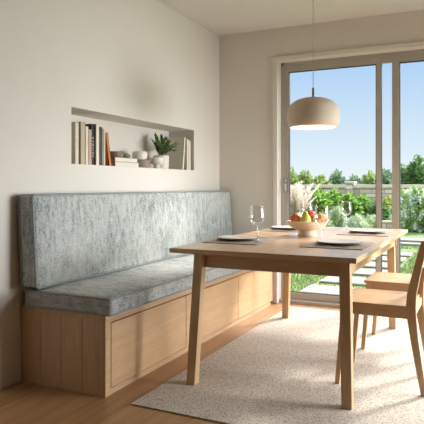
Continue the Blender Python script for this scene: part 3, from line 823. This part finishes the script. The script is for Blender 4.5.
def shrub(name, label, cat, x, y, w, d, h, mat, seed, n=2600, L=.11, W=.055, lobes=9, flowers=0, group='shrubs in the garden bed', trunk=.0, fsize=.09):
    r = thing(name, label, cat, (x, y, GZ), 0, group)
    rnd = random.Random(seed); mb = MB(); fl = MB(); br = MB()
    for k in range(lobes):
        a = rnd.uniform(0, 2 * PI); q = rnd.random() ** .5 * .62
        if k == 0: q = 0
        s = rnd.uniform(.34, .50)
        cx, cy = math.cos(a) * q * w / 2, math.sin(a) * q * d / 2
        top = h * (1 - .45 * q * q) * rnd.uniform(.84, 1.0) if k else h
        rz = (top - trunk) * .5
        c = (cx, cy, top - rz)
        rad = (w * s * .72, d * s * .72, rz)
        blob_leaves(mb, rnd, c, rad, n // lobes, L, W, zmin=.06)
        br.tube([(cx * .15, cy * .15, 0.0), (cx * .5, cy * .5, c[2] * .55), (cx, cy, c[2] + rz * .5)], [.03 * h, .02 * h, .008 * h], 6)
        for j in range(flowers // lobes):
            u = Vector((rnd.gauss(0, 1), -abs(rnd.gauss(0, 1)), rnd.gauss(.3, 1))).normalized()
            p = Vector((c[0] + u.x * rad[0] * 1.03, c[1] + u.y * rad[1] * 1.03, max(.05, c[2] + u.z * rad[2] * 1.03)))
            for t in range(5):
                aa = t * 2 * PI / 5
                dd = u * .5 + Vector((math.cos(aa), rnd.uniform(-.3, .3), math.sin(aa)))
                fl.leaf(p, dd, fsize, fsize * .75, .2)
    mb.build('foliage', mat, r)
    br.build('branches', M['stem'] if trunk == 0 else M['bark'], r)
    if flowers: fl.build('blossom', M['petal'], r)
    else: fl.bm.free()
    return r

def along(px, d):   # a garden spot from its bearing
    v = cam_f + cam_r * ((px - 212) / 560); return 2.417 + v.x * d, v.y * d
def at_y(px, y):
    v = cam_f + cam_r * ((px - 212) / 560); return 2.417 + v.x * y / v.y, y
HG = 'hedge shrubs in front of the garden wall'
for k, (px, yy, w, h, mt, lab) in enumerate((
        (318, 17.75, .62, 1.00, 'leaf_hedge', 'bright green rounded shrub just right of the pale plumes'),
        (333, 18.95, .67, 1.02, 'leaf_hedge', 'bright green rounded shrub left of the garden wall pillar, behind the nearer two'),
        (349, 17.75, .62, 0.86, 'leaf_hedge', 'bright green rounded shrub in front of the garden wall pillar'),
        (364, 18.95, .67, 0.80, 'leaf_hedge', 'green shrub against the wall between the pillar and the door stile'),
        (378, 17.75, .50, 0.60, 'leaf_dark', 'darker green shrub behind the door stile'),
        (389, 18.95, .67, 0.70, 'leaf_yellow', 'yellow-green shrub seen in the gap between the door stiles'),
        (300, 18.95, .67, 0.95, 'leaf_dark', 'dark green shrub behind the pale plumes'))):
    x, y = at_y(px, yy)
    shrub('shrub', lab, 'shrub', x, y, w, .86, h - GZ, M[mt], 20 + k, n=2000, L=.15, W=.085, group=HG)
LG = 'low soft plants in front of the hedge'
for k, (px, yy, w, h, fl, lab) in enumerate((
        (323, 13.0, .46, .46, 0, 'pale grey-green low plant right of the fruit bowl'),
        (338, 14.3, .46, .60, 30, 'pale grey-green low plant behind the far wine glass'),
        (357, 13.0, .46, .46, 220, 'low plant with white flowers beside the far wine glass'),
        (308, 14.3, .46, .42, 0, 'grey-green low plant at the foot of the pale plumes'),
        (371, 14.3, .46, .36, 30, 'low grey-green plant beside the left door stile'))):
    x, y = at_y(px, yy)
    shrub('low_plant', lab, 'plant', x, y, w, .6, h - GZ, M['leaf_soft'], 50 + k, n=2200, L=.12, W=.024, flowers=fl, group=LG, fsize=.05)
x, y = at_y(416, 16.0)
shrub('flowering_bush', 'large bush covered in white flowers at the right of the garden', 'bush', x, y, 1.25, .9, 1.12 - GZ, M['leaf_hedge'], 70, n=2600, L=.12, W=.06, flowers=190, group=None, fsize=.10)

# low stone bed edging in front of the shrubs
be = MB()
rnd = random.Random(4)
x = -2.5
while x < 3.6:
    w = rnd.uniform(.28, .5)
    be.box(x, -.15, 0, x + w - .015, .15, rnd.uniform(.20, .26), .02)
    x += w
o = be.build('stone_edging', M['masonry']); o.location = (.3, 16.9, GZ)
tag(o, 'low pale stone edging of the flower bed at the end of the lawn', 'edging')

# pampas plumes
x, y = along(296, 15.6)
pg = thing('pampas_grass', 'feathery pale pink plume grass by the left door jamb', 'plant', (x, y, GZ))
mb = MB(); st = MB(); rnd = random.Random(9)
for k in range(56):
    a = rnd.uniform(0, 2 * PI); sp = rnd.uniform(.1, .75); h = rnd.uniform(.8, 1.42)
    pts = [Vector((math.cos(a) * sp * t ** 1.7, math.sin(a) * sp * t ** 1.7, h * t * (1 - .12 * t * sp))) for t in (0, .25, .5, .7, .85, 1.0)]
    st.tube(pts, [.006, .006, .005, .004, .003, .002], 4)
    for j in range(90):
        t = rnd.uniform(.45, 1.0); p = Vector((math.cos(a) * sp * t ** 1.7, math.sin(a) * sp * t ** 1.7, h * t * (1 - .12 * t * sp)))
        d = Vector((math.cos(a) * sp * .8 + rnd.gauss(0, .5), math.sin(a) * sp * .8 + rnd.gauss(0, .5), .8))
        mb.leaf(p, d, rnd.uniform(.07, .16) * (1.25 - .6 * t), .026, .1, rnd.uniform(-1, 1))
mb.build('plumes', M['plume'], pg); st.build('stalks', M['plume'], pg)
bl = MB()
for k in range(260):
    a = rnd.uniform(0, 2 * PI)
    bl.leaf((math.cos(a) * .08, math.sin(a) * .08, 0), (math.cos(a) * rnd.uniform(.2, .9), math.sin(a) * rnd.uniform(.2, .9), 1), rnd.uniform(.4, .75), .02, .2)
bl.build('blades', M['leaf_soft'], pg)

TG = 'trees beyond the garden wall'
for k, (px, yy, w, h, mt, lab) in enumerate((
        (288, 24, .80, 2.00, 'leaf_tree', 'yellow-green tree beyond the wall, behind the left door jamb'),
        (305, 29, 1.05, 1.95, 'leaf_tree', 'yellow-green rounded tree beyond the wall, above the pale plumes'),
        (321, 24, .80, 1.58, 'leaf_tree', 'low yellow-green tree beyond the wall, left of the pillar'),
        (337, 29, 1.05, 1.90, 'leaf_blue', 'blue-green tree standing farther off, left of the pillar'),
        (354, 24, .80, 1.55, 'leaf_blue', 'blue-green tree directly above the wall pillar'),
        (370, 29, 1.05, 1.80, 'leaf_tree', 'light green tree beyond the wall, left of the door stiles'),
        (386, 24, .80, 1.90, 'leaf_blue', 'blue-green tree seen between the two door stiles'),
        (403, 29, 1.05, 2.20, 'leaf_dark', 'dark green tree beyond the wall, just right of the door stiles'),
        (417, 24, .80, 2.40, 'leaf_dark', 'tallest dark green tree at the right of the garden'),
        (434, 29, 1.05, 2.40, 'leaf_tree', 'light green tree at the right edge of the garden'))):
    x, y = at_y(px, yy)
    shrub('garden_tree', lab, 'tree', x, y, w, 1.4, h - GZ, M[mt], 90 + k, n=2400, L=.18, W=.10, lobes=11, group=TG, trunk=.5)

# ------------------------------------------------------------------ sky and light
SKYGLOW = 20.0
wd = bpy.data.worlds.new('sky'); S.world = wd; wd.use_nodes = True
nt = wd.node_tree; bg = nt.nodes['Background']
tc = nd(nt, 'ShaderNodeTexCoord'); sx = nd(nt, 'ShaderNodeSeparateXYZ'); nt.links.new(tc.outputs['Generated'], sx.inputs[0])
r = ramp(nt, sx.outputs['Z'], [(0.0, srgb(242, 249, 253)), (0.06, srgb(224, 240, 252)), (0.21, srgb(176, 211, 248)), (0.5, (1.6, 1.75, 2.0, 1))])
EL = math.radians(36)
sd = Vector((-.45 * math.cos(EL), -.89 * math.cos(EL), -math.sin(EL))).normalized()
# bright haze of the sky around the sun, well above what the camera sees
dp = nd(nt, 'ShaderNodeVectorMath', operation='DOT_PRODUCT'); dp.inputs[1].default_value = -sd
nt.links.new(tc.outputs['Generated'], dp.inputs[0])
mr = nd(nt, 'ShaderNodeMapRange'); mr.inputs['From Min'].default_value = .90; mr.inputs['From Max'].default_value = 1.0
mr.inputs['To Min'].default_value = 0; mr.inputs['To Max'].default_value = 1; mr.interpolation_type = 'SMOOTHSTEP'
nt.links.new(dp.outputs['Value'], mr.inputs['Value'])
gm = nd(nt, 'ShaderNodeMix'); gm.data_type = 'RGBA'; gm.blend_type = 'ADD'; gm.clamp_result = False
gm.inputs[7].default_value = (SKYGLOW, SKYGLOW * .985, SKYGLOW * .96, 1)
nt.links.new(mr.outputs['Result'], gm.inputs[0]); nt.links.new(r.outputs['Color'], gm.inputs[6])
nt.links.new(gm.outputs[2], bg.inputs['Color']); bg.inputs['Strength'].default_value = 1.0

def light(name, kind, energy, color, **kw):
    l = bpy.data.lights.new(name, kind); l.energy = energy; l.color = color
    for k, v in kw.items(): setattr(l, k, v)
    o = bpy.data.objects.new(name, l); COL.objects.link(o); return o
sun = light('sun', 'SUN', 5.0, (1.0, 0.965, 0.91), angle=math.radians(8))
sun.rotation_euler = sd.to_track_quat('-Z', 'Y').to_euler()
wl = light('room_fill', 'AREA', 58, (0.93, 0.97, 1.0), shape='RECTANGLE', size=W1 - W0 - .2, size_y=1.2, spread=math.radians(84))  # unseen fill lamp in the right wall, added to brighten the room
wl.location = (RX + .25, (W0 + W1) / 2, 1.02)
wl.rotation_euler = Vector((-1, -.22, -.26)).to_track_quat('-Z', 'Y').to_euler()
lp = light('pendant_bulb', 'POINT', 2.5, (1.0, 0.82, 0.58), shadow_soft_size=0.03); lp.location = (LX, LY, 1.56)

# ------------------------------------------------------------------ camera
cd = bpy.data.cameras.new('camera'); cam = bpy.data.objects.new('camera', cd); COL.objects.link(cam)
cd.sensor_width = 36; cd.lens = 560 / 424 * 36; cd.shift_y = (186 - 212) / 424
cam.location = (2.417, 0, 1.13); cam.rotation_euler = (PI / 2, 0, math.atan2(272, 560))
cd.clip_end = 200
S.camera = cam
vs = S.view_settings
vs.view_transform = 'Standard'; vs.look = 'None'; vs.gamma = 1.0; vs.use_curve_mapping = False; vs.exposure = 0.0
S.cycles.max_bounces = 10; S.cycles.diffuse_bounces = 5; S.cycles.transparent_max_bounces = 24
S.cycles.caustics_reflective = False; S.cycles.caustics_refractive = False
try: S.cycles.use_denoising = True
except Exception: pass
